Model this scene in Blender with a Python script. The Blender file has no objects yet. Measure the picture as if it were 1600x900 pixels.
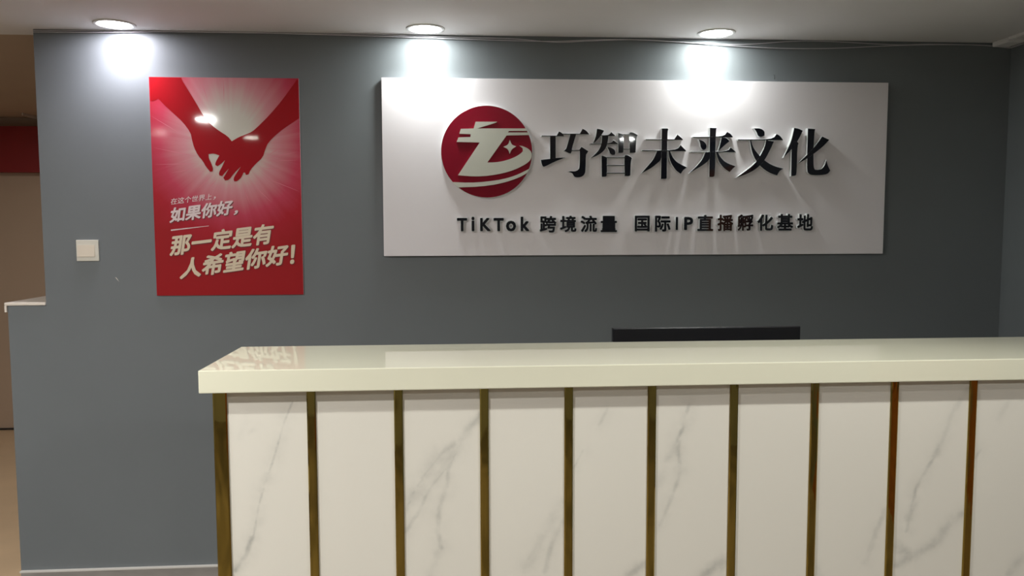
import bpy, bmesh, math, random
from mathutils import Vector, Matrix
from mathutils.geometry import tessellate_polygon
S = bpy.context.scene
C = S.collection
# ---------------------------------------------------------------- camera
cam_d = bpy.data.cameras.new('camera'); cam = bpy.data.objects.new('camera', cam_d); C.objects.link(cam)
cam_d.sensor_fit = 'HORIZONTAL'; cam_d.sensor_width = 36.0; cam_d.lens = 1239.505 / 1600 * 36
ca = Vector((0.9975472, -0.0699544, -0.002451)); cb = Vector((0.0078334, 0.0767725, 0.9970179)); cc = Vector((0.0695576, 0.9945916, -0.0771322))
m = Matrix((ca, cb, -cc)).transposed().to_4x4(); m.translation = Vector((-0.1508001, -3.3864748, 1.5236329))
cam.matrix_world = m; cam_d.clip_start = 0.05; S.camera = cam
# ---------------------------------------------------------------- world, exposure
S.view_settings.view_transform = 'Standard'; S.view_settings.look = 'None'
S.view_settings.exposure = 1.1; S.view_settings.gamma = 1.0; S.view_settings.use_curve_mapping = False
W = bpy.data.worlds.new('world'); S.world = W; W.use_nodes = True
W.node_tree.nodes['Background'].inputs[0].default_value = (0.8, 0.85, 1, 1); W.node_tree.nodes['Background'].inputs[1].default_value = 0.02
# lamps: (x, y, diffuser strength, beam watts, colour) ; the first three wash the grey wall
WALL_LAMPS = [(-1.481, -0.105, 54, 5, (0.95, 0.92, 1.0)), (-0.268, -0.105, 48, 5.0, (0.95, 1.0, 0.98)), (0.927, -0.105, 50, 2.8, (0.95, 1.0, 0.97))]
# flush room lamps; the last is an unseen fill lamp added at far left
ROOM_LAMPS = [(-1.99, -2.70, 880, 0, (0.98, 0.98, 0.95)), (-1.96, -3.89, 70, 0, (1.0, 0.98, 0.88)), (1.41, -3.92, 340, 0, (0.97, 1.0, 0.97)), (-2.62, -3.54, 60, 0, (1.0, 0.98, 0.93)), (-2.85, -2.25, 330, 0, (1.0, 0.98, 0.95))]
# canned room lamps with a beam
CAN_LAMPS = [(-0.75, -2.15, 20, 32, (0.98, 1.0, 0.95)), (0.80, -2.15, 20, 46, (0.98, 1.0, 0.95))]
BACK_FILL_LAMPS = [(-3.0, 1.35, 78, 0, (1.0, 0.96, 0.9))]  # unseen lamp added to light the space beyond the low wall
H = 2.320
# ---------------------------------------------------------------- traced data (metres, wall plane x / z)
TITLE = [[[(0.209,1.9032),(0.2729,1.9036),(0.2817,1.9207),(0.2951,1.9148),(0.3033,1.9029),(0.3021,1.9009),(0.209,1.9004)],[(0.2445,1.9018),(0.268,1.902),(0.2682,1.8083),(0.2447,1.807)],[(0.2062,1.8029),(0.2447,1.807),(0.2682,1.8111),(0.3096,1.8128),(0.265,1.7963),(0.2204,1.7734),(0.2123,1.7762),(0.2074,1.7921)],[(0.298,1.9117),(0.3702,1.9121),(0.3823,1.9321),(0.3966,1.9258),(0.4109,1.9095),(0.298,1.9085)],[(0.3296,1.9103),(0.3548,1.9104),(0.3359,1.8485),(0.338,1.8425),(0.3319,1.8297),(0.3238,1.8305),(0.3034,1.8416),(0.3136,1.8484)],[(0.3339,1.8445),(0.3705,1.8446),(0.3705,1.841),(0.3339,1.8409)],[(0.3685,1.8442),(0.3766,1.8579),(0.4064,1.8396),(0.4011,1.8308),(0.3959,1.8248),(0.3954,1.7626),(0.3914,1.7425),(0.3771,1.7313),(0.3547,1.7296),(0.3445,1.7352),(0.3403,1.7472),(0.3228,1.7536),(0.3301,1.756),(0.3505,1.7545),(0.3668,1.7626),(0.37,1.7786),(0.3705,1.8414)]],[[(0.4426,1.9328),(0.4577,1.9309),(0.4728,1.925),(0.4619,1.907),(0.4518,1.895),(0.4295,1.8717),(0.4274,1.8741),(0.4395,1.9029)],[(0.4558,1.9062),(0.4926,1.9064),(0.5039,1.9192),(0.522,1.9049),(0.5192,1.9029),(0.4558,1.9026)],[(0.4152,1.8716),(0.503,1.872),(0.5132,1.8865),(0.5329,1.8718),(0.533,1.869),(0.4152,1.868)],[(0.4648,1.9046),(0.4918,1.9048),(0.4887,1.8792),(0.4839,1.8591),(0.4746,1.8431),(0.4522,1.825),(0.4155,1.8092),(0.4399,1.8309),(0.4562,1.851),(0.4634,1.875)],[(0.4856,1.8571),(0.5011,1.856),(0.5176,1.8473),(0.5226,1.8353),(0.5198,1.8252),(0.5075,1.8232),(0.498,1.8312),(0.4951,1.8432)],[(0.5334,1.9162),(0.556,1.9095),(0.5566,1.8362),(0.5525,1.833),(0.5341,1.8329)],[(0.5785,1.9092),(0.5846,1.9197),(0.599,1.9178),(0.6163,1.9079),(0.6107,1.8978),(0.608,1.8356),(0.6039,1.8332),(0.5833,1.8331),(0.5815,1.8997)],[(0.5552,1.9107),(0.5806,1.9109),(0.5806,1.9077),(0.5552,1.9075)],[(0.5557,1.8506),(0.584,1.8508),(0.584,1.8476),(0.5557,1.8474)],[(0.4625,1.8222),(0.4858,1.8143),(0.4864,1.7387),(0.4823,1.7331),(0.4643,1.733)],[(0.5601,1.8145),(0.5637,1.8246),(0.5773,1.8234),(0.5938,1.8114),(0.5885,1.8034),(0.5862,1.7389),(0.5801,1.7357),(0.5624,1.7364)],[(0.485,1.8155),(0.5621,1.8157),(0.5621,1.8121),(0.485,1.8119)],[(0.4852,1.7825),(0.5624,1.7828),(0.5624,1.7796),(0.4853,1.7793)],[(0.4855,1.75),(0.5627,1.7502),(0.5627,1.7465),(0.4855,1.7464)]],[[(0.7201,1.9357),(0.7449,1.9359),(0.7478,1.9307),(0.7438,1.9246),(0.7434,1.7271),(0.7372,1.7242),(0.7186,1.7242)],[(0.6518,1.8908),(0.7744,1.8914),(0.7878,1.9108),(0.8104,1.8916),(0.8096,1.8884),(0.6519,1.8872)],[(0.6359,1.8442),(0.7854,1.8448),(0.8017,1.8666),(0.8256,1.8433),(0.8248,1.8413),(0.6359,1.8405)],[(0.7006,1.8424),(0.7192,1.8425),(0.7197,1.8058),(0.7033,1.7917),(0.6787,1.7714),(0.6336,1.7471),(0.6621,1.7794),(0.6866,1.8077)],[(0.749,1.8426),(0.7564,1.8418),(0.7671,1.8161),(0.7861,1.7939),(0.83,1.7726),(0.8156,1.7637),(0.8034,1.7462),(0.7824,1.7596),(0.7634,1.7878),(0.7527,1.812)]],[[(0.9273,1.9398),(0.9556,1.9387),(0.9525,1.9258),(0.9528,1.7397),(0.9446,1.7327),(0.9279,1.7327)],[(0.8556,1.9023),(0.9875,1.903),(1.0017,1.9229),(1.0165,1.9161),(1.0272,1.9028),(1.0251,1.9),(0.8556,1.8991)],[(0.8449,1.839),(1.0054,1.8396),(1.0188,1.8587),(1.0418,1.8382),(0.845,1.8358)],[(0.8794,1.8912),(0.9024,1.8832),(0.9143,1.8671),(0.9121,1.853),(0.9051,1.8469),(0.8968,1.8469),(0.8883,1.8589),(0.8859,1.8771)],[(0.9792,1.9018),(1.0022,1.8971),(1.0129,1.8838),(0.9944,1.8695),(0.9636,1.8411),(0.9715,1.8654)],[(0.9094,1.8376),(0.929,1.8377),(0.9295,1.8086),(0.9082,1.7882),(0.8421,1.7496),(0.875,1.78),(0.8974,1.8085)],[(0.9553,1.8378),(0.9636,1.8378),(0.9744,1.8168),(1.0,1.7926),(1.0413,1.7785),(1.0298,1.7683),(1.0166,1.754),(0.9921,1.7682),(0.9664,1.8006)]],[[(1.1193,1.9389),(1.1416,1.9391),(1.1563,1.9343),(1.1658,1.9251),(1.1653,1.9089),(1.1508,1.9019),(1.1368,1.9067),(1.1314,1.9228)],[(1.0504,1.8917),(1.2015,1.8924),(1.2178,1.9152),(1.2326,1.9092),(1.2479,1.8898),(1.0505,1.8876)],[(1.1019,1.8895),(1.107,1.8883),(1.116,1.8579),(1.1463,1.8215),(1.1763,1.7972),(1.2105,1.779),(1.2508,1.7689),(1.2342,1.7586),(1.224,1.7402),(1.19,1.7503),(1.1515,1.7768),(1.1255,1.8092),(1.11,1.8457)],[(1.1733,1.8898),(1.2071,1.8847),(1.1959,1.8583),(1.1758,1.8176),(1.1595,1.7931),(1.1306,1.7665),(1.0932,1.7461),(1.0473,1.7309),(1.0887,1.7603),(1.1259,1.7889),(1.1504,1.8256),(1.1665,1.8582)]],[[(1.2951,1.942),(1.3163,1.9381),(1.3326,1.9301),(1.3154,1.8914),(1.2848,1.8505),(1.2497,1.8146),(1.2638,1.8423),(1.2838,1.8872)],[(1.2848,1.8811),(1.3084,1.8852),(1.3158,1.8759),(1.3107,1.8629),(1.3107,1.7465),(1.3046,1.7383),(1.2868,1.7371)],[(1.3552,1.9396),(1.3874,1.9373),(1.3844,1.9243),(1.3823,1.8469),(1.3842,1.7774),(1.3909,1.7651),(1.4037,1.7639),(1.4228,1.7673),(1.4351,1.7857),(1.4409,1.8062),(1.4457,1.7858),(1.4592,1.7612),(1.449,1.7468),(1.4193,1.7414),(1.3767,1.7413),(1.3616,1.7487),(1.3557,1.7651),(1.3547,1.8468)],[(1.4189,1.9062),(1.4511,1.8921),(1.4243,1.8634),(1.3869,1.8347),(1.3494,1.808),(1.3159,1.7915),(1.3532,1.8264),(1.3862,1.8612),(1.4066,1.8878)]]]
LOGO = [[(-0.067,1.9588),(0.023,1.9594),(0.0158,1.9547),(-0.0601,1.9313),(0.1442,1.9325),(0.15,1.9227),(0.0727,1.9222),(0.067,1.9156),(0.1528,1.9161),(0.1576,1.9058),(0.0622,1.9034),(-0.0191,1.7912),(0.0104,1.7912),(0.0486,1.7966),(0.0915,1.8108),(0.1202,1.8275),(0.1308,1.8393),(0.1289,1.8511),(0.1155,1.8614),(0.1298,1.8595),(0.1537,1.8488),(0.1661,1.8347),(0.168,1.8182),(0.1609,1.7993),(0.1393,1.7827),(0.0962,1.7613),(0.0484,1.747),(-0.0089,1.7365),(-0.0707,1.7326),(-0.1418,1.7381),(-0.05,1.8737),(-0.1464,1.8756),(-0.1383,1.8943),(-0.0887,1.896),(-0.0876,1.9077),(-0.1349,1.9093),(-0.1286,1.9294),(-0.0752,1.9312)],[(0.0755,1.8847),(0.0812,1.8706),(0.0869,1.864),(0.1021,1.858),(0.0888,1.8499),(0.0811,1.8414),(0.0749,1.8273),(0.0701,1.8414),(0.064,1.8489),(0.0488,1.8563),(0.064,1.863),(0.0702,1.8696)],[(-0.1657,1.7098),(-0.0946,1.7066),(-0.0233,1.7114),(0.0483,1.7219),(0.1057,1.7395),(0.1584,1.7662),(0.1464,1.7448),(0.0961,1.7211),(0.0291,1.702),(-0.0472,1.691),(-0.1422,1.6876)]]
LC = [(-0.0215,1.8369),(-0.211,1.8361),(0.1696,1.8376),(-0.0205,2.0258),(-0.0224,1.6439)]
HANDS = [(-1.3903,2.1381),(-1.2629,2.1378),(-1.2659,2.1286),(-1.2379,2.0811),(-1.2022,2.0188),(-1.1818,1.9807),(-1.1505,1.9426),(-1.1187,1.9181),(-1.0866,1.898),(-1.0709,1.8771),(-1.0432,1.8938),(-1.0156,1.905),(-0.988,1.9161),(-0.96,1.9411),(-0.9151,1.9854),(-0.8644,2.0434),(-0.8022,2.1279),(-0.7901,2.128),(-0.792,1.9725),(-0.8338,1.9474),(-0.8841,1.9112),(-0.9235,1.8723),(-0.9351,1.8474),(-0.947,1.8114),(-0.9751,1.7864),(-0.9977,1.7614),(-1.0064,1.7419),(-1.0175,1.7391),(-1.021,1.7491),(-1.0265,1.7491),(-1.0369,1.728),(-1.0538,1.713),(-1.0658,1.713),(-1.0688,1.7241),(-1.0584,1.7429),(-1.0367,1.774),(-1.0666,1.7446),(-1.0865,1.7185),(-1.1029,1.7168),(-1.1091,1.7279),(-1.1022,1.739),(-1.0862,1.765),(-1.102,1.7484),(-1.1133,1.7351),(-1.1252,1.7372),(-1.1265,1.75),(-1.115,1.7694),(-1.1004,1.7998),(-1.1145,1.7859),(-1.1312,1.7748),(-1.1402,1.7803),(-1.1388,1.7914),(-1.1227,1.819),(-1.1432,1.8272),(-1.1661,1.8244),(-1.1655,1.8079),(-1.1553,1.7858),(-1.1495,1.7637),(-1.152,1.7538),(-1.1618,1.7527),(-1.1775,1.772),(-1.1903,1.7967),(-1.2086,1.8187),(-1.2238,1.8517),(-1.2308,1.8846),(-1.2354,1.912),(-1.2637,1.9528),(-1.3002,1.988),(-1.3314,2.0177),(-1.3598,2.0485),(-1.3708,2.0408),(-1.3843,2.0374),(-1.3918,2.039)]
RAYS = [[(-1.1903,2.1369),(-1.1597,2.03)],[(-1.0958,2.1379),(-1.0978,2.0333)],[(-1.3918,1.9792),(-1.2654,1.9008)],[(-1.3884,1.8509),(-1.2088,1.8132)],[(-1.391,1.7813),(-1.2042,1.7857)],[(-1.3247,1.7468),(-1.2103,1.7663)],[(-0.9359,1.8142),(-0.8634,1.8588)],[(-0.9416,1.8059),(-0.7978,1.8369)],[(-0.9474,1.7964),(-0.7931,1.8019)],[(-0.9536,1.7698),(-0.8603,1.7578)],[(-0.9545,1.7337),(-0.7961,1.6698)],[(-1.2159,1.6779),(-1.1456,1.7472)],[(-1.175,1.6779),(-1.1327,1.725)],[(-1.0323,1.6975),(-1.0017,1.6139)],[(-0.9991,1.7086),(-0.9079,1.6194)]]
RULE = [(-1.3274,1.5149),(-1.1741,1.5307),(-1.1742,1.529),(-1.3276,1.5093)]
LINES = [('在这个世界上',[(-1.326,1.6166),(-1.1599,1.6377),(-1.3213,1.6427)],0.9),('，',[(-1.1533,1.6377),(-1.1435,1.6393),(-1.1508,1.6499)],0.9),('如果你好',[(-1.333,1.5411),(-1.0807,1.5763),(-1.3221,1.6044)],2),('，',[(-1.0726,1.5741),(-1.0566,1.5763),(-1.0682,1.593)],2),('那一定是有',[(-1.3378,1.4038),(-0.9214,1.4547),(-1.3227,1.4915)],2),('人希望你好',[(-1.3007,1.307),(-0.8614,1.3686),(-1.2851,1.3946)],2),('！',[(-0.8475,1.3685),(-0.8296,1.3706),(-0.84,1.4493)],2)]
SUB = [('T',(-0.1474,1.505),(-0.1047,1.5603)),('i',(-0.0865,1.5049),(-0.074,1.5656)),('K',(-0.0504,1.5048),(-0.0062,1.5602)),('T',(0.0063,1.5046),(0.0491,1.5601)),('o',(0.0587,1.5035),(0.1011,1.5483)),('k',(0.1206,1.5043),(0.1571,1.5653)),('跨',(0.2014,1.4982),(0.273,1.5685)),('境',(0.288,1.4999),(0.3581,1.5694)),('流',(0.3758,1.4996),(0.4466,1.5692)),('量',(0.4619,1.4994),(0.5324,1.5681)),('国',(0.609,1.5015),(0.6738,1.5688)),('际',(0.6964,1.5008),(0.7644,1.5687)),('I',(0.7866,1.5072),(0.7968,1.563)),('P',(0.8233,1.5071),(0.8628,1.5629)),('直',(0.881,1.5028),(0.9508,1.5715)),('播',(0.9689,1.5026),(1.0387,1.5724)),('孵',(1.0575,1.5033),(1.1275,1.5733)),('化',(1.1449,1.5031),(1.215,1.5731)),('基',(1.2321,1.5039),(1.3039,1.5751)),('地',(1.3212,1.5036),(1.392,1.575))]
VEINS = [([(-0.5356,1.1173),(-0.5553,1.0696),(-0.579,0.9929),(-0.5991,0.9352),(-0.6195,0.8707),(-0.634,0.7928)],0.0018,0.55),([(-0.5989,0.9416),(-0.6122,0.9095)],0.006,0.3),([(-0.6372,0.7929),(-0.6506,0.7572),(-0.6768,0.7153)],0.004,0.75),([(-0.6416,1.0842),(-0.6584,1.0333)],0.006,0.15),([(-0.627,1.0518),(-0.6365,1.0456)],0.004,0.2),([(-0.0971,1.0772),(-0.1166,1.0536),(-0.1483,1.0143),(-0.1903,0.9859),(-0.222,0.9465),(-0.2592,0.8884),(-0.2753,0.8512)],0.006,0.55),([(-0.1957,0.9726),(-0.2328,0.9199),(-0.2725,0.8673)],0.018,0.3),([(-0.1457,1.0089),(-0.175,0.9453),(-0.1764,0.9078),(-0.1969,0.849),(-0.2,0.795),(-0.1925,0.754)],0.004,0.5),([(-0.2032,0.7407),(-0.2169,0.6865)],0.008,0.25),([(-0.1749,0.9561),(-0.2173,0.9034),(-0.2494,0.8397),(-0.276,0.7972)],0.0035,0.45),([(-0.1537,0.993),(-0.2013,0.9353)],0.012,0.3),([(0.103,0.857),(0.0629,0.7925),(0.0146,0.7117)],0.008,0.35),([(0.1031,0.8133),(0.0736,0.7538),(0.0576,0.6882)],0.005,0.4),([(0.0414,0.7438),(0.0092,0.7009)],0.012,0.25),([(0.2079,1.0848),(0.1894,1.0475)],0.003,0.35),([(0.1496,0.9862),(0.1283,0.9434)],0.002,0.35),([(0.3034,0.6966),(0.2653,0.6729)],0.008,0.6),([(0.4075,1.0892),(0.3947,1.0352),(0.3814,1.0083),(0.3847,0.97),(0.3907,0.9343)],0.0035,0.65),([(0.3815,1.0028),(0.3576,0.9597)],0.007,0.4),([(0.3907,0.9316),(0.3724,0.8717),(0.3406,0.7953)],0.0035,0.4),([(0.3553,0.927),(0.3339,0.9001)],0.01,0.2),([(0.5046,0.7012),(0.4799,0.6852),(0.4526,0.6637)],0.009,0.65),([(0.5052,0.6928),(0.4971,0.679)],0.005,0.4),([(0.9095,0.8181),(0.886,0.7567),(0.86,0.6839)],0.004,0.35),([(0.741,0.6765),(0.7473,0.6536)],0.006,0.2),([(1.1106,1.1178),(1.0734,1.0547),(1.0583,1.0049),(1.0401,0.9607)],0.005,0.35),([(1.0453,0.9745),(1.032,0.9497)],0.006,0.5),([(1.0401,0.9607),(1.016,0.9221),(0.9894,0.8722),(0.9772,0.8163),(0.9679,0.76)],0.0035,0.55),([(0.9883,0.8272),(0.9724,0.7938)],0.007,0.55),([(1.11,0.8012),(1.0847,0.7849),(1.0522,0.7348),(0.9959,0.7024),(0.9452,0.6755)],0.008,0.5),([(0.9436,0.7211),(0.9962,0.6955)],0.009,0.45),([(0.9089,0.8126),(0.8908,0.7623),(0.8649,0.6839)],0.004,0.3),([(1.221,1.0853),(1.1943,1.0412)],0.005,0.2),([(1.1518,0.9637),(1.1384,0.9416)],0.003,0.3),([(1.279,0.6818),(1.2423,0.6427)],0.008,0.4)]
CABLE1 = [(-2.4532,2.2985),(-1.8379,2.3136),(-1.4691,2.3171),(-0.9614,2.3185),(-0.5472,2.318),(-0.1787,2.3102),(0.0882,2.3073),(0.2768,2.2954),(0.4124,2.3025),(0.631,2.3108),(0.8518,2.3005),(1.0745,2.2968),(1.2989,2.3132),(1.4687,2.3142),(1.7548,2.3044),(1.8988,2.3091),(2.1604,2.3071),(2.2633,2.3002)]
CABLE2 = [(-1.8362,2.3064),(-1.5179,2.3096),(-1.1391,2.3189),(-0.8835,2.3149),(-0.4422,2.3082),(-0.1256,2.3022),(0.1416,2.298),(0.2763,2.2985),(0.5207,2.3097),(0.7676,2.3038),(0.9895,2.2921),(1.2416,2.282),(1.4676,2.2849),(1.6954,2.2973),(1.8964,2.3054),(2.1285,2.3071),(2.2664,2.2966)]
NAIL = [(1.2169,2.1704),(1.2174,2.1488)]
SCR = [(-1.5612,1.3192),(-1.5561,1.3165),(-1.5465,1.3005),(-1.5514,1.3058)]

# ---------------------------------------------------------------- material helpers
def lin(r, g, b):
    f = lambda c: (c / 255 / 12.92) if c / 255 <= 0.04045 else ((c / 255 + 0.055) / 1.055) ** 2.4
    return (f(r), f(g), f(b), 1)
def mat(name, col, rough=0.5, metal=0.0, var=0.0, scale=6.0, bump=0.0, bscale=120.0, bdist=0.002, coat=0.0, spec=0.5, stretch=(1, 1, 1)):
    M = bpy.data.materials.new(name); M.use_nodes = True; nt = M.node_tree; N = nt.nodes; B = N['Principled BSDF']
    B.inputs['Roughness'].default_value = rough; B.inputs['Metallic'].default_value = metal
    B.inputs['Specular IOR Level'].default_value = spec; B.inputs['Coat Weight'].default_value = coat; B.inputs['Coat Roughness'].default_value = 0.04
    tc = N.new('ShaderNodeTexCoord'); mp = N.new('ShaderNodeMapping'); mp.inputs['Scale'].default_value = stretch
    nt.links.new(tc.outputs['Object'], mp.inputs[0])
    nz = N.new('ShaderNodeTexNoise'); nz.inputs['Scale'].default_value = scale; nz.inputs['Detail'].default_value = 5
    nt.links.new(mp.outputs[0], nz.inputs['Vector'])
    rp = N.new('ShaderNodeValToRGB'); c0 = tuple(c * (1 - var) for c in col[:3]) + (1,); c1 = tuple(min(1, c * (1 + var)) for c in col[:3]) + (1,)
    rp.color_ramp.elements[0].color = c0; rp.color_ramp.elements[1].color = c1; rp.color_ramp.elements[0].position = .3; rp.color_ramp.elements[1].position = .7
    nt.links.new(nz.outputs[0], rp.inputs[0]); nt.links.new(rp.outputs[0], B.inputs['Base Color'])
    if bump:
        n2 = N.new('ShaderNodeTexNoise'); n2.inputs['Scale'].default_value = bscale; n2.inputs['Detail'].default_value = 3 if bdist < .005 else 0.6
        bp = N.new('ShaderNodeBump'); bp.inputs['Strength'].default_value = bump; bp.inputs['Distance'].default_value = bdist
        nt.links.new(mp.outputs[0], n2.inputs['Vector']); nt.links.new(n2.outputs[0], bp.inputs['Height']); nt.links.new(bp.outputs[0], B.inputs['Normal'])
    return M
def emit(name, col, st):
    M = bpy.data.materials.new(name); M.use_nodes = True; B = M.node_tree.nodes['Principled BSDF']
    B.inputs['Base Color'].default_value = (0.8, 0.8, 0.8, 1); B.inputs['Emission Color'].default_value = tuple(col) + (1,); B.inputs['Emission Strength'].default_value = st
    return M
M_wall = mat('grey_wall_paint', lin(116, 121, 124), 0.5, var=0.03, scale=2.5, bump=0.06, bscale=260, spec=0.3)
M_ceil = mat('ceiling_paint', lin(234, 230, 229), 0.75, var=0.02, scale=2, bump=0.04, bscale=200)
M_ceil2 = mat('brown_ceiling_rear', lin(188, 165, 142), 0.75, var=0.04, scale=2)  # warm brown tone of the rear ceiling
M_room = mat('warm_room_paint', lin(160, 160, 158), 0.7, var=0.03)
M_brown = mat('brown_wall_paint', lin(186, 162, 140), 0.6, var=0.03, scale=1.5)
M_redw = mat('red_wall_band', lin(140, 28, 28), 0.5, var=0.05)
M_cream = mat('countertop_quartz', lin(222, 219, 198), 0.0, var=0.012, scale=3, spec=0.75)
M_cap = mat('white_ledge', lin(236, 226, 214), 0.4)
M_brass = mat('polished_brass', lin(172, 150, 80), 0.05, metal=1.0, var=0.08, scale=9, bump=1.0, bscale=11, bdist=0.014, stretch=(1, 1, .35))
M_black = mat('black_plastic', lin(15, 16, 24), 0.32, var=0.05)
M_white = mat('white_switch_plastic', lin(226, 222, 210), 0.28)
M_board = mat('sign_board', lin(238, 233, 236), 0.42, var=0.008, spec=0.4)
M_side = mat('letter_acrylic_side', lin(214, 216, 216), 0.35)
M_face = mat('letter_black_face', lin(20, 22, 30), 0.03, spec=0.5)
M_disc = mat('crimson_face', lin(134, 18, 40), 0.16)
M_mark = mat('logo_ivory', lin(208, 208, 196), 0.3)
M_trimring = mat('downlight_ring', lin(228, 225, 222), 0.4)
M_cable = mat('cable_white', lin(205, 200, 205), 0.5)
M_floor = mat('floor_tile_dark', lin(120, 108, 94), 0.3, var=0.45, scale=1.6)
M_floor2 = mat('floor_tile_beige', lin(226, 196, 160), 0.35, var=0.06, scale=3)
M_base = mat('grey_marble_skirting', lin(150, 145, 140), 0.35, var=0.15, scale=7, stretch=(1, 1, 3))
M_basetop = mat('white_sealant', lin(214, 210, 204), 0.5)
M_wood = mat('orange_wood', lin(140, 86, 48), 0.4, var=0.2, scale=4, stretch=(6, 6, 1))
M_dark = mat('dark_gap', lin(40, 32, 26), 0.6)
M_sub = mat('trim_beige', lin(196, 186, 170), 0.5)
M_txt1 = mat('print_pink_white', lin(226, 206, 206), 0.3, coat=0.6)
M_txt2 = mat('print_cream', lin(226, 208, 182), 0.3, coat=0.6)
M_tsh = mat('print_dark_red', lin(112, 10, 18), 0.3, coat=0.6)
M_pedge = mat('foam_board_edge', lin(222, 208, 210), 0.5)
# ---------------------------------------------------------------- mesh helpers
def link(name, bm, ms, parent=None, smooth=False):
    me = bpy.data.meshes.new(name); bmesh.ops.recalc_face_normals(bm, faces=bm.faces); bm.to_mesh(me); bm.free()
    for x in (ms if isinstance(ms, (list, tuple)) else [ms]): me.materials.append(x)
    if smooth: me.polygons.foreach_set('use_smooth', [True] * len(me.polygons))
    o = bpy.data.objects.new(name, me); C.objects.link(o)
    if parent: o.parent = parent
    return o
def box(bm, x0, x1, y0, y1, z0, z1, bev=0.0, mi=0):
    r = bmesh.ops.create_cube(bm, size=1.0)
    for v in r['verts']:
        v.co = Vector(((x0 + x1) / 2 + v.co.x * (x1 - x0), (y0 + y1) / 2 + v.co.y * (y1 - y0), (z0 + z1) / 2 + v.co.z * (z1 - z0)))
    fs = set(f for v in r['verts'] for f in v.link_faces)
    for f in fs: f.material_index = mi
    if bev:
        es = list(set(e for v in r['verts'] for e in v.link_edges))
        bmesh.ops.bevel(bm, geom=es, offset=bev, segments=2, profile=0.6, affect='EDGES')
    return bm
def bx(name, x0, x1, y0, y1, z0, z1, m, parent=None, bev=0.0):
    """box in world metres; the parent's location is taken off"""
    bm = bmesh.new(); box(bm, x0, x1, y0, y1, z0, z1, bev)
    if parent is not None:
        bmesh.ops.translate(bm, verts=bm.verts, vec=-Vector(parent.location))
    return link(name, bm, m, parent)
def prism(bm, pts, yf, yb, mi_face=0, mi_side=1):
    """solid from an x/z outline between the planes y = yf (front) and yb (back)"""
    n = len(pts); A = [bm.verts.new((x, yf, z)) for x, z in pts]; B = [bm.verts.new((x, yb, z)) for x, z in pts]
    tr = tessellate_polygon([[Vector((x, z, 0)) for x, z in pts]])
    for t in tr:
        f = bm.faces.new([A[i] for i in t]); f.material_index = mi_face
        f = bm.faces.new([B[i] for i in reversed(t)]); f.material_index = mi_side
    for i in range(n):
        f = bm.faces.new([A[i], A[(i + 1) % n], B[(i + 1) % n], B[i]]); f.material_index = mi_side
def outset(pts, d):
    A = sum(pts[i - 1][0] * pts[i][1] - pts[i][0] * pts[i - 1][1] for i in range(len(pts))); s = 1 if A > 0 else -1; out = []
    for i in range(len(pts)):
        p0, p1, p2 = Vector(pts[i - 1]), Vector(pts[i]), Vector(pts[(i + 1) % len(pts)])
        n1 = Vector(((p1 - p0).y, -(p1 - p0).x)); n2 = Vector(((p2 - p1).y, -(p2 - p1).x))
        n = (n1.normalized() + n2.normalized()); L = max(n.length, 0.9); n = n.normalized() * (d * 2 / L) * s
        out.append(tuple(p1 + n))
    return out
def chamfered(bm, pts, yf, yb, d=0.0016):
    """letter body: dark face, white chamfer added around it as a bright halo, straight white side"""
    n = len(pts); O = outset(pts, d)
    A = [bm.verts.new((x, yf, z)) for x, z in pts]; B = [bm.verts.new((x, yf + d * .8, z)) for x, z in O]; D = [bm.verts.new((x, yb, z)) for x, z in O]
    for t in tessellate_polygon([[Vector((x, z, 0)) for x, z in pts]]):
        f = bm.faces.new([A[i] for i in t]); f.material_index = 0
    for i in range(n):
        j = (i + 1) % n
        f = bm.faces.new([A[i], A[j], B[j], B[i]]); f.material_index = 1
        f = bm.faces.new([B[i], B[j], D[j], D[i]]); f.material_index = 1
def flat(bm, pts, y):
    A = [bm.verts.new((x, y, z)) for x, z in pts]
    for t in tessellate_polygon([[Vector((x, z, 0)) for x, z in pts]]): bm.faces.new([A[i] for i in t])
def off(bm, root): bmesh.ops.translate(bm, verts=bm.verts, vec=-Vector(root.location))
def smoothed(pts, it=1, keep=25.0):
    """round the soft corners of an outline, keep the sharp ones"""
    for _ in range(it):
        out = []; n = len(pts)
        for i in range(n):
            p0, p1, p2 = Vector(pts[i - 1]), Vector(pts[i]), Vector(pts[(i + 1) % n])
            a, b = p1 - p0, p2 - p1
            ang = math.degrees(a.angle(b)) if a.length > 1e-6 and b.length > 1e-6 else 0
            if 4 < ang < keep + 30:
                out.append(tuple(p1 - a * .25)); out.append(tuple(p1 + b * .25))
            else: out.append(tuple(p1))
        pts = out
    return pts
def thing(name, label, cat, loc=(0, 0, 0), group=None):
    o = bpy.data.objects.new(name, None); C.objects.link(o); o.location = loc; o.empty_display_size = 0.1
    o['label'] = label; o['category'] = cat
    if group: o['group'] = group
    return o
def struct(o): o['kind'] = 'structure'; return o
def tube(name, pts, r, m, res=6, parent=None):
    bm = bmesh.new(); rings = []
    P = [Vector(p) for p in pts]
    for i, p in enumerate(P):
        t = (P[min(i + 1, len(P) - 1)] - P[max(i - 1, 0)]).normalized(); u = t.cross(Vector((0, 1, 0))).normalized(); w = t.cross(u)
        rings.append([bm.verts.new(p + r * (math.cos(a) * u + math.sin(a) * w)) for a in [2 * math.pi * k / res for k in range(res)]])
    for i in range(len(rings) - 1):
        for k in range(res): bm.faces.new([rings[i][k], rings[i][(k + 1) % res], rings[i + 1][(k + 1) % res], rings[i + 1][k]])
    bm.faces.new(rings[0]); bm.faces.new(list(reversed(rings[-1])))
    return link(name, bm, m, parent, True)
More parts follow.
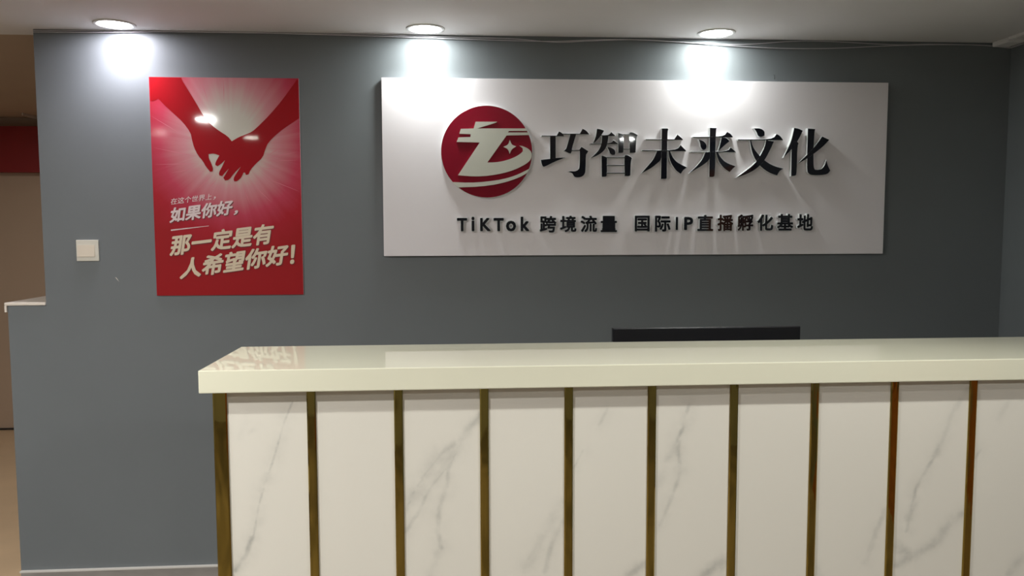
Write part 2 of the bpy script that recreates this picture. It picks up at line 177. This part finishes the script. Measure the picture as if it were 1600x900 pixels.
def spline(pts, n=8):
    out = []
    for i in range(len(pts) - 1):
        p0, p1, p2, p3 = pts[max(i - 1, 0)], pts[i], pts[i + 1], pts[min(i + 2, len(pts) - 1)]
        for k in range(n):
            t = k / n; dx = p2[0] - p1[0]
            m1 = (p2[1] - p0[1]) / max(1e-6, p2[0] - p0[0]) * dx; m2 = (p3[1] - p1[1]) / max(1e-6, p3[0] - p1[0]) * dx
            h = (2*t**3 - 3*t**2 + 1) * p1[1] + (t**3 - 2*t**2 + t) * m1 + (3*t**2 - 2*t**3) * p2[1] + (t**3 - t**2) * m2
            out.append((p1[0] + dx * t, h))
    return out + [pts[-1]]
def glyph(txt, bold, ext=0.0):
    """mesh of a piece of text from the program's built-in typeface, in its own x/y plane"""
    cu = bpy.data.curves.new('text', 'FONT'); cu.body = txt; cu.size = 1.0; cu.extrude = ext; cu.resolution_u = 3; cu.fill_mode = 'BOTH'
    o = bpy.data.objects.new('text', cu); C.objects.link(o)
    dg = bpy.context.evaluated_depsgraph_get(); dg.update()
    me = bpy.data.meshes.new_from_object(o.evaluated_get(dg), preserve_all_data_layers=False, depsgraph=dg)
    bpy.data.objects.remove(o); bm = bmesh.new(); bm.from_mesh(me); bpy.data.meshes.remove(me)
    bmesh.ops.remove_doubles(bm, verts=bm.verts, dist=1e-5)
    src = bm.verts[:] + bm.edges[:] + bm.faces[:]; r = bold
    for n, (dx, dy) in enumerate(((r, r), (-r, r), (r, -r), (-r, -r), (r * 1.3, 0), (-r * 1.3, 0), (0, r * 1.3), (0, -r * 1.3))):
        d = bmesh.ops.duplicate(bm, geom=src)
        bmesh.ops.translate(bm, verts=[v for v in d['geom'] if isinstance(v, bmesh.types.BMVert)], vec=(dx, dy, (n + 1) * 2.5e-5))
    return bm
def bbox(bm):
    xs = [v.co.x for v in bm.verts]; ys = [v.co.y for v in bm.verts]; return min(xs), max(xs), min(ys), max(ys)
# ================================================================ STRUCTURE
XL, XR = -4.3, 2.283
YF = -6.2
struct(bx('floor', XL - .1, XR + .1, YF - .1, 0.06, -0.06, 0.0, M_floor))
# tiled floor of the space beyond the low wall
fl2 = struct(bx('floor_rear', XL - .1, XR + .1, 0.06, 3.0, -0.06, -0.001, M_floor2))
struct(bx('ceiling', XL - .1, XR + .1, YF - .1, 0.10, H, H + 0.08, M_ceil))
struct(bx('ceiling_rear', XL - .1, XR + .1, 0.10, 3.1, H + 0.012, H + 0.09, M_ceil2))
struct(bx('wall_back', -1.842, XR + .1, 0.0, 0.14, 0.0, H, M_wall))
lw = struct(bx('wall_low', -1.995, -1.842, 0.0, 2.72, 0.0, 1.205, M_wall))
struct(bx('wall_right', XR, XR + 0.12, YF, 0.0, 0.0, H, M_wall))
struct(bx('wall_left', XL - .12, XL, YF, 2.9, 0.0, H, M_room))
struct(bx('wall_front', XL, XR, YF - .12, YF, 0.0, H, M_room))
struct(bx('wall_rear', XL, XR, 2.78, 2.9, 0.0, H + .012, M_brown))
# white cap over the low wall, with a short return at its outer end
bm = bmesh.new(); box(bm, -2.004, -1.8425, -0.008, 2.72, 1.205, 1.217, 0.002); box(bm, -2.004, -1.9955, -0.008, 0.3, 1.178, 1.205)
struct(link('trim_1', bm, M_cap))
struct(bx('baseboard_back', -1.99, 2.28, -0.012, 0.0, 0.0, 0.074, M_base))
bm = bmesh.new(); box(bm, -1.995, 2.28, -0.014, 0.0, 0.074, 0.0815, 0.001)
tb = struct(link('trim_2', bm, M_basetop))
struct(bx('baseboard_rear', XL, -2.0, 2.765, 2.78, 0.0, 0.012, M_dark))
# unseen door behind the camera, added for the brass to reflect
dr = struct(bx('added_door_1', 0.55, 1.5, YF, YF + 0.05, 0.0, 2.05, M_room, None, 0.004))
bx('door_panel', 0.67, 1.38, YF + .05, YF + 0.062, 1.1, 1.92, M_room, dr, 0.004); bx('door_panel', 0.67, 1.38, YF + .05, YF + 0.062, 0.15, 0.95, M_room, dr, 0.004)
tube('door_handle', [(0.62, YF + .05, 1.02), (0.62, YF + .1, 1.02), (0.74, YF + .1, 1.02)], 0.01, M_brass, 8, dr)
dr = struct(bx('added_door_2', XR - .04, XR, -4.15, -3.05, 0.0, 2.05, M_wood, None, 0.004))  # unseen orange door, added to tint reflections in the right-hand strips
for z0, z1 in ((1.1, 1.92), (0.15, 0.95)): bx('door_panel', XR - .052, XR - .04, -3.98, -3.22, z0, z1, M_wood, dr, 0.004)
tube('door_handle', [(XR - .04, -4.08, 1.02), (XR - .09, -4.08, 1.02), (XR - .09, -3.96, 1.02)], 0.01, M_brass, 8, dr)
# red fascia over the rear wall
t = thing('wall_fascia', 'dark red horizontal band high on the brown wall beyond the low wall', 'wall panel', (-3.2, 2.74, 1.93))
bx('fascia_board', XL, -1.85, 2.70, 2.78, 1.93, 2.262, M_redw, t)
# thin bright strip fixed on the rear ceiling
t = thing('ceiling_strip', 'thin pale metal strip on brown ceiling left of the grey wall', 'strip', (-3.19, 2.6, H))
bm = bmesh.new(); box(bm, -3.195, -3.185, 2.50, 2.9 - .12, H - .008, H + .012, .002)
bmesh.ops.translate(bm, verts=bm.verts, vec=-Vector(t.location)); link('strip', bm, M_cap, t)
# ================================================================ RECEPTION COUNTER
YC = -1.557; ZT = 1.1985; ZB = 1.1458; XC0 = -0.7395; XC1 = 2.28
ctr = thing('reception_counter', 'long reception counter with glossy cream top, marble panels and upright brass strips', 'counter', (0.7, -1.35, 0))
top = bx('countertop', XC0, XC1, YC, YC + 0.365, ZB, ZT, M_cream, ctr, 0.0022)
# carcass
bx('carcass', -0.700, XC1, -1.512, -1.21, 0.05, ZB, M_sub, ctr)
bx('plinth', -0.696, XC1, -1.520, -1.22, 0.0, 0.05, M_dark, ctr)
# vein distance field
SEG = []
for pts, w, s in VEINS:
    for i in range(len(pts) - 1): SEG.append((pts[i], pts[i + 1], w, s, i, len(pts) - 1))
def vein_at(x, z):
    best = 9.0; st = 0.0; cloud = 0.0
    for (ax, az), (bx_, bz), w, s, i, n in SEG:
        if x < min(ax, bx_) - .07 or x > max(ax, bx_) + .07 or z < min(az, bz) - .07 or z > max(az, bz) + .07: continue
        dx, dz = bx_ - ax, bz - az; L = dx * dx + dz * dz
        t = max(0, min(1, ((x - ax) * dx + (z - az) * dz) / L)) if L else 0
        d = math.hypot(x - ax - t * dx, z - az - t * dz) / w
        if d < best: best = d; st = s
        cloud = max(cloud, s * math.exp(-(d * w / 0.022) ** 2))
    return min(best, 9.0), st, cloud
def marble():
    M = bpy.data.materials.new('veined_marble'); M.use_nodes = True; nt = M.node_tree; N = nt.nodes; L = nt.links; B = N['Principled BSDF']
    B.inputs['Roughness'].default_value = 0.3; B.inputs['Specular IOR Level'].default_value = 0.4
    def at(n):
        a = N.new('ShaderNodeAttribute'); a.attribute_name = n; return a.outputs['Fac']
    def mth(op, a, b=None, cl=False):
        x = N.new('ShaderNodeMath'); x.operation = op; x.use_clamp = cl
        for i, k in enumerate((a, b)):
            if k is None: continue
            if isinstance(k, (int, float)): x.inputs[i].default_value = k
            else: L.new(k, x.inputs[i])
        return x.outputs[0]
    tc = N.new('ShaderNodeTexCoord')
    def noise(sc, det=4):
        n = N.new('ShaderNodeTexNoise'); n.inputs['Scale'].default_value = sc; n.inputs['Detail'].default_value = det; L.new(tc.outputs['Object'], n.inputs['Vector']); return n.outputs[0]
    wob = mth('MULTIPLY', mth('SUBTRACT', noise(45), 0.5), 2.4)
    d = mth('ABSOLUTE', mth('ADD', at('vd'), wob))
    core = mth('EXPONENT', mth('MULTIPLY', mth('MULTIPLY', d, d), -0.55))
    patch = mth('MULTIPLY', mth('SUBTRACT', noise(22, 5), 0.28), 2.3, True)
    v1 = mth('MULTIPLY', mth('MULTIPLY', core, at('vs')), patch)
    cl = mth('MULTIPLY', mth('MULTIPLY', at('vc'), mth('MULTIPLY', mth('SUBTRACT', noise(30, 6), 0.33), 1.6, True)), 0.6)
    tot = mth('MULTIPLY', mth('ADD', v1, cl), 0.72, True)
    mx = N.new('ShaderNodeMixRGB'); mx.inputs[1].default_value = lin(218, 213, 203); mx.inputs[2].default_value = lin(112, 114, 112)
    L.new(tot, mx.inputs[0]); L.new(mx.outputs[0], B.inputs['Base Color'])
    return M
M_marble = marble()
random.seed(3)
B0, BS = -0.4924, 0.2023
edges = [(-0.7012, 0.0320)] + [(B0 + BS * i, 0.0205) for i in range(14)]
YP = -1.527
def marble_panel(x0, x1, z0, z1, label=None):
    nx, nz = max(2, int((x1 - x0) / 0.005)), int((z1 - z0) / 0.006)
    vs = []; A = []; Bv = []; Cc = []
    for j in range(nz + 1):
        for i in range(nx + 1):
            x = x0 + (x1 - x0) * i / nx; z = z0 + (z1 - z0) * j / nz
            vs.append((x - ctr.location.x, YP - ctr.location.y, z)); a, b, c_ = vein_at(x, z) if z > .3 else (9, 0, 0); A.append(a); Bv.append(b); Cc.append(c_)
    fs = [(j * (nx + 1) + i, j * (nx + 1) + i + 1, (j + 1) * (nx + 1) + i + 1, (j + 1) * (nx + 1) + i) for j in range(nz) for i in range(nx)]
    n0 = len(vs); yb = -1.512 - ctr.location.y; ox = ctr.location.x
    vs += [(x0 - ox, yb, z0), (x1 - ox, yb, z0), (x1 - ox, yb, z1), (x0 - ox, yb, z1)]
    bot = [i for i in range(nx + 1)]; topr = [nz * (nx + 1) + i for i in range(nx + 1)]; lf = [j * (nx + 1) for j in range(nz + 1)]; rt = [j * (nx + 1) + nx for j in range(nz + 1)]
    fs += [tuple([n0 + 1, n0 + 0][::-1] + bot[::-1]), tuple([n0 + 3, n0 + 2] [::-1] + topr), tuple([n0, n0 + 3] + lf[::-1]), tuple([n0 + 2, n0 + 1] + rt), (n0 + 1, n0, n0 + 3, n0 + 2)]
    me = bpy.data.meshes.new('marble_panel'); me.from_pydata(vs, [], fs); me.materials.append(M_marble)
    for nm, arr in (('vd', A), ('vs', Bv), ('vc', Cc)):
        at = me.attributes.new(nm, 'FLOAT', 'POINT'); at.data.foreach_set('value', arr + [9.0 if nm == 'vd' else 0.0] * 4)
    o = bpy.data.objects.new('marble_panel', me); C.objects.link(o); o.parent = ctr
    return o
for i in range(len(edges)):
    x0 = edges[i][0] + edges[i][1] / 2 - 0.002
    x1 = edges[i + 1][0] - edges[i + 1][1] / 2 + 0.002 if i + 1 < len(edges) else XC1
    if x1 - x0 < 0.02: continue
    marble_panel(x0, x1, 0.05, ZB - 0.001)
for i, (x, w) in enumerate(edges):
    # shallow folded profile, bevelled both sides
    y0, y1 = YP - 0.0005, YP - 0.0045
    bm = bmesh.new(); prof = [(-w/2, y0), (-w/2, y1 + .0018), (-w/2 + .0025, y1), (-w*.18, y1 - .0001), (w*.18, y1 - .0001), (w/2 - .0025, y1), (w/2, y1 + .0018), (w/2, y0)]
    nz = 24; rows = []
    for j in range(nz + 1):
        z = 0.05 + (ZB - .002 - 0.05) * j / nz
        rows.append([bm.verts.new((x + a - ctr.location.x, b - ctr.location.y, z)) for a, b in prof])
    for j in range(nz):
        for k in range(len(prof) - 1): bm.faces.new([rows[j][k], rows[j][k + 1], rows[j + 1][k + 1], rows[j + 1][k]])
    link('brass_strip', bm, M_brass, ctr)
# left end: brass return and marble side
bx('brass_return', -0.7175, -0.7005, YP - .0005, -1.512, 0.05, ZB - .002, M_brass, ctr)
bx('end_panel', -0.714, -0.700, -1.512, -1.21, 0.05, ZB, M_marble, ctr)
# low desk behind the counter, hidden by it
dk = thing('desk', 'low desk behind the counter carrying the black monitor', 'desk', (0.7, -0.85, 0))
bx('desk_top', -0.30, 1.9, -1.15, -0.55, 0.725, 0.75, M_cream, dk, 0.002)
for xx in (-0.28, 1.85):
    for yy in (-1.12, -0.60): bx('leg', xx, xx + .03, yy, yy + .03, 0.0, 0.725, M_black, dk)
# ================================================================ MONITOR (seen from behind)
mo = thing('computer_monitor', 'black computer monitor showing only its upper edge above the counter', 'monitor', (0.638, -0.92, 0.75))
bx('monitor_back', 0.3362, 0.9400, -0.950, -0.925, 0.82, 1.2055, M_black, mo, 0.003)
bx('screen', 0.346, 0.930, -0.925, -0.9235, 0.84, 1.1955, mat('screen_glass', lin(10, 10, 12), 0.1), mo)
bx('stand_neck', 0.60, 0.67, -0.962, -0.95, 0.76, 1.02, M_black, mo)
bx('stand_foot', 0.50, 0.77, -1.03, -0.82, 0.7505, 0.76, M_black, mo, 0.002)
# ================================================================ SIGN
sg = thing('wall_sign', 'wide white sign board with crimson round emblem and black raised lettering on grey wall', 'sign', (0.634, -0.004, 1.77))
bx('sign_board', -0.4547, 1.7181, -0.0225, -0.004, 1.4012, 2.1397, M_board, sg, 0.0012)
for cx_ in (0.2, 1.1): bx('mounting_bracket', cx_ - .04, cx_ + .04, -0.004, 0.0, 1.5, 2.05, M_side, sg)
for st in TITLE:
    bm = bmesh.new()
    for i, s in enumerate(st): chamfered(bm, smoothed(s, 2), -0.0430 - i * 4e-5, -0.0225, 0.0008)  # pale chamfer shaped to imitate a bright halo along the strokes
    off(bm, sg); link('title_character', bm, [M_face, M_side], sg)
# emblem: disc with raised ivory mark
cx0_, cz0_ = -0.0207, 1.8358; R_ = 0.1903
bm = bmesh.new(); chamfered(bm, [(cx0_ + R_ * math.cos(a), cz0_ + R_ * math.sin(a)) for a in [2 * math.pi * k / 96 for k in range(96)]], -0.0365, -0.0225, 0.002)
off(bm, sg); disc = link('emblem_disc', bm, [M_disc, M_side], sg)
for s, nm in zip(LOGO, ('emblem_mark', 'emblem_star', 'emblem_swoosh')):
    bm = bmesh.new(); prism(bm, smoothed(s, 2, 10) if nm != 'emblem_star' else s, -0.0430, -0.0365, 0, 0)
    off(bm, sg); link(nm, bm, M_mark, disc)
for ch, (x0, z0), (x1, z1) in SUB:
    cjk = ord(ch) > 255
    bm = glyph(ch, 0.024 if cjk else 0.026, 0.5); a0, a1, b0, b1 = bbox(bm)
    for v in bm.verts:
        d = v.co.z
        v.co = Vector((x0 + (v.co.x - a0) / (a1 - a0) * (x1 - x0), -0.036 - (d - .5) if d > 0 else -0.0225, z0 + (v.co.y - b0) / (b1 - b0) * (z1 - z0)))
    bmesh.ops.recalc_face_normals(bm, faces=bm.faces)
    for f in bm.faces: f.material_index = 0 if all(v.co.y < -0.03 for v in f.verts) else 1
    off(bm, sg); cc_ = link('caption_character', bm, [M_face, M_side], sg)
    bm = glyph(ch, 0.05 if cjk else 0.054, 0.5)  # wider white copy added to imitate the glow around each character
    for v in bm.verts:
        d = v.co.z
        v.co = Vector((x0 + (v.co.x - a0) / (a1 - a0) * (x1 - x0), -0.0345 - (d - .5) if d > 0 else -0.0225, z0 + (v.co.y - b0) / (b1 - b0) * (z1 - z0)))
    off(bm, sg); link('halo_backing', bm, M_side, cc_)
# ================================================================ POSTER
PX0, PX1, PZ0, PZ1 = -1.3937, -0.7937, 1.2410, 2.1348
GX, GZ = -1.075, 1.86
po = thing('poster', 'red and pink glossy poster of two clasped hands above pale slanted lettering', 'poster', (-1.092, -0.002, 1.24))
def poster_mat():
    M = bpy.data.materials.new('poster_print'); M.use_nodes = True; nt = M.node_tree; N = nt.nodes; L = nt.links; B = N['Principled BSDF']
    B.inputs['Roughness'].default_value = 0.5; B.inputs['Specular IOR Level'].default_value = 0.2; B.inputs['Coat Weight'].default_value = 0.35; B.inputs['Coat Roughness'].default_value = 0.07
    def mth(op, a, b=None, cl=False):
        x = N.new('ShaderNodeMath'); x.operation = op; x.use_clamp = cl
        for i, k in enumerate((a, b)):
            if k is None: continue
            if isinstance(k, (int, float)): x.inputs[i].default_value = k
            else: L.new(k, x.inputs[i])
        return x.outputs[0]
    tc = N.new('ShaderNodeTexCoord'); sp = N.new('ShaderNodeSeparateXYZ'); L.new(tc.outputs['Object'], sp.inputs[0])
    x = mth('SUBTRACT', sp.outputs[0], GX - po.location.x); z = mth('SUBTRACT', sp.outputs[2], GZ - po.location.z)
    up = mth('GREATER_THAN', z, 0)
    zz = mth('MULTIPLY', z, mth('SUBTRACT', 1.0, mth('MULTIPLY', up, 0.32)))
    r = mth('SQRT', mth('ADD', mth('MULTIPLY', x, x), mth('MULTIPLY', zz, zz)))
    ang = mth('ARCTAN2', z, x)
    cv = N.new('ShaderNodeCombineXYZ'); L.new(mth('COSINE', ang), cv.inputs[0]); L.new(mth('SINE', ang), cv.inputs[1])
    nz = N.new('ShaderNodeTexNoise'); nz.inputs['Scale'].default_value = 9; nz.inputs['Detail'].default_value = 3; L.new(cv.outputs[0], nz.inputs['Vector'])
    ray = mth('MULTIPLY', mth('SUBTRACT', nz.outputs[0], 0.5), 0.065)
    rr = mth('SUBTRACT', r, ray)
    rp = N.new('ShaderNodeValToRGB'); L.new(mth('MULTIPLY', rr, 2.2), rp.inputs[0]); e = rp.color_ramp.elements
    e[0].position = 0.0; e[0].color = lin(206, 206, 192); e[1].position = 1.0; e[1].color = lin(158, 6, 18)
    for ps, col in ((0.22, lin(204, 198, 186)), (0.40, lin(206, 140, 146)), (0.62, lin(190, 60, 84)), (0.80, lin(170, 16, 36))):
        k = rp.color_ramp.elements.new(ps); k.color = col
    L.new(rp.outputs[0], B.inputs['Base Color'])
    return M
M_poster = poster_mat()
bm = bmesh.new(); box(bm, PX0, PX1, -0.007, -0.002, PZ0, PZ1)
for f in bm.faces: f.material_index = 0 if f.calc_center_median().y < -0.0065 else 1
off(bm, po); link('poster_panel', bm, [M_poster, M_pedge], po)
for px_ in (PX0 + .05, PX1 - .1): bx('mounting_pad', px_, px_ + .05, -0.002, 0.0, PZ0 + .05, PZ1 - .05, M_pedge, po)
M_hand = mat('print_hand_red', lin(158, 8, 22), 0.5, coat=0.35, spec=0.1)
def clampx(p): return (min(max(p[0], PX0 + .0015), PX1 - .0015), min(max(p[1], PZ0), PZ1 - .0015))
bm = bmesh.new(); flat(bm, [clampx(p) for p in smoothed(HANDS, 1, 20)], -0.0076); off(bm, po); link('hand_silhouette', bm, M_hand, po)
M_ray = mat('print_ray_pink', lin(214, 120, 136), 0.45, coat=0.8)
for (p, q_) in RAYS:
    a = Vector(p); b = Vector(q_); d = (b - a); n_ = Vector((-d.y, d.x)).normalized() * 0.0011
    bm = bmesh.new(); mid = (a + b) / 2
    flat(bm, [clampx(tuple(k)) for k in (a, mid + n_, b, mid - n_)], -0.0073); off(bm, po); link('light_ray', bm, M_ray, po)
bm = bmesh.new(); flat(bm, RULE, -0.0076); off(bm, po); link('rule_line', bm, M_txt1, po)
for ln, (bl, br, tl), kind in LINES:
    O = Vector(bl); U = Vector(br) - O; V = Vector(tl) - O
    bold = {.9: 0.006, 2: 0.024}[kind]
    for lay, (dx, dz, y, mm) in enumerate(((0.003, -0.0035, -0.0075, M_tsh), (0, 0, -0.0079, M_txt1 if ln in ('在这个世界上', '，', '如果你好') else M_txt2))):
        if kind == .9 and lay == 0: continue
        bm = glyph(ln, bold); a0, a1, b0, b1 = bbox(bm)
        for v in bm.verts:
            k = O + U * ((v.co.x - a0) / (a1 - a0)) + V * ((v.co.y - b0) / (b1 - b0)); v.co = Vector((k.x + dx, y - v.co.z, k.y + dz))
        off(bm, po); link('printed_shadow' if lay == 0 else 'printed_line', bm, mm, po)
# ================================================================ LIGHT SWITCH
sw = thing('light_switch', 'square white rocker light switch on grey wall left of the poster', 'switch', (-1.6645, 0, 1.43))
bm = bmesh.new(); box(bm, -1.7085, -1.6205, -0.009, 0.0, 1.3865, 1.4735, 0.0022); off(bm, sw); link('switch_plate', bm, M_white, sw)
bm = bmesh.new(); v = [(-1.7025, 1.4045), (-1.6345, 1.4045), (-1.6345, 1.4525), (-1.7025, 1.4525)]
A = [bm.verts.new((x, y, z)) for (x, z), y in zip(v, (-.0135, -.0135, -.0105, -.0105))]; Bq = [bm.verts.new((x, -.0085, z)) for x, z in v]
bm.faces.new(A); bm.faces.new(Bq[::-1])
for i in range(4): bm.faces.new([A[i], A[(i + 1) % 4], Bq[(i + 1) % 4], Bq[i]])
off(bm, sw); link('rocker', bm, mat('rocker_ivory', lin(226, 214, 196), 0.3), sw)
# ================================================================ DOWNLIGHTS
def ring_bm(ro, ri, z0, z1, seg=48):
    """trim ring: outer lip, chamfered inner face"""
    bm = bmesh.new(); prof = [(ro, z1), (ro, z0 + .001), (ro - .002, z0), (ri + .006, z0 - .0005), (ri, z0 + .003), (ri, z1)]
    R = [[bm.verts.new((a * math.cos(t), a * math.sin(t), z)) for a, z in prof] for t in [2 * math.pi * k / seg for k in range(seg)]]
    for i in range(seg):
        for k in range(len(prof) - 1): bm.faces.new([R[i][k], R[(i + 1) % seg][k], R[(i + 1) % seg][k + 1], R[i][k + 1]])
    return bm
def downlight(x, y, st, watt, col, label, group, ro=0.078, ri=0.060, z=H, can=0.0, cone=125, blend=0.8):
    t = thing('downlight', label, 'ceiling light', (x, y, z), group)
    link('trim_ring', ring_bm(ro, ri, -0.005 - can, 0.0), M_trimring, t, True)
    if can:  # dark sleeve added to keep this lamp's light off the back wall
        bm = bmesh.new(); seg = 40
        R = [[bm.verts.new((ri * math.cos(a), ri * math.sin(a), q)) for q in (0.0, -can - .003)] for a in [2 * math.pi * k / seg for k in range(seg)]]
        for i in range(seg): bm.faces.new([R[i][0], R[(i + 1) % seg][0], R[(i + 1) % seg][1], R[i][1]])
        link('cutoff_sleeve', bm, M_dark, t, True)
    bm = bmesh.new(); bmesh.ops.create_circle(bm, cap_ends=True, radius=ri + .0008, segments=40)
    bmesh.ops.reverse_faces(bm, faces=bm.faces)
    bmesh.ops.translate(bm, verts=bm.verts, vec=(0, 0, -0.0028))
    me = bpy.data.meshes.new('diffuser'); bm.to_mesh(me); bm.free(); me.materials.append(emit('lamp_glow', col, st))
    o = bpy.data.objects.new('diffuser', me); C.objects.link(o); o.parent = t
    if watt:
        l = bpy.data.lights.new('beam', 'SPOT'); l.energy = watt; l.color = col; l.spot_size = math.radians(cone); l.spot_blend = blend; l.shadow_soft_size = ri * 0.7
        lo = bpy.data.objects.new('beam', l); C.objects.link(lo); lo.parent = t; lo.location = (0, 0, -0.006)
    return t
g1 = 'recessed downlights along the grey wall'
for (x, y, st, w, col), lb in zip(WALL_LAMPS, ('round recessed downlight over the light switch and poster, leftmost', 'round recessed downlight above the left end of the white sign', 'round recessed downlight above the right half of the white sign')):
    downlight(x, y, st, w, col, lb, g1)
RL = ['warm round ceiling downlight behind the camera, nearest the left front', 'warm round ceiling downlight behind the camera at far left', 'warm round ceiling downlight behind the camera at right', 'dim round ceiling downlight far left behind the camera', 'added round fill light on the ceiling, unseen, furthest left in the room']
for (x, y, st, w, col), lb in zip(ROOM_LAMPS, RL): downlight(x, y, st, w, col, lb, 'flush downlights over the room')
for (x, y, st, w, col), lb in zip(CAN_LAMPS, ('canned round downlight in front of the counter, left one', 'canned round downlight in front of the counter, right one')):
    downlight(x, y, st, w, col, lb, 'canned downlights over the room', can=0.04, cone=110, blend=0.6)
for (x, y, st, w, col) in BACK_FILL_LAMPS: downlight(x, y, st, w, col, 'added warm fill light on the rear ceiling beyond the low wall, unseen', 'added rear fill lights', z=H + .012)
# ================================================================ CABLES AND SMALL THINGS
for pts, yy, lb in ((CABLE1, -0.006, 'upper thin white cable running along top edge of grey wall'), (CABLE2, -0.010, 'lower thin white cable sagging along top edge of grey wall')):
    P = [(max(x, -1.842), yy, min(z, H - .004)) for x, z in spline([p for p in pts if p[0] > -1.9], 6)]
    P.append((XR - .008, yy - .004, P[-1][2])); P.append((XR - .01, -.25, P[-1][2] + .002)); P.append((XR - .01, -.9, P[-1][2] + .004))
    o = tube('wall_cable', P, 0.0016, M_cable); o['label'] = lb; o['category'] = 'cable'; o['group'] = 'cables along the ceiling joint'
    o.data.name = 'wall_cable'
o = tube('nail', [(NAIL[0][0], -0.001, NAIL[0][1]), (NAIL[0][0], -0.010, NAIL[0][1] - .003), (NAIL[1][0], -0.011, NAIL[1][1] + .002)], 0.0016, mat('nail_metal', lin(90, 92, 92), .4, .8)); o['label'] = 'tiny bent nail on grey wall just above the white sign'; o['category'] = 'nail'
bm = bmesh.new(); flat(bm, [(x, z) for x, z in SCR], -0.0006); o = link('trim_3', bm, M_cap); struct(o)
# junction piece and trunking in the right ceiling corner
jb = thing('cable_trunking', 'pale cable trunking with small box on ceiling in the right corner', 'trunking', (2.18, -0.2, H))
bx('trunking', 2.190, 2.215, -0.9, -0.10, H - .012, H, M_ceil, jb, .002)
bx('junction_box', 2.185, 2.262, -0.11, -0.012, H - .022, H, M_ceil, jb, .006)
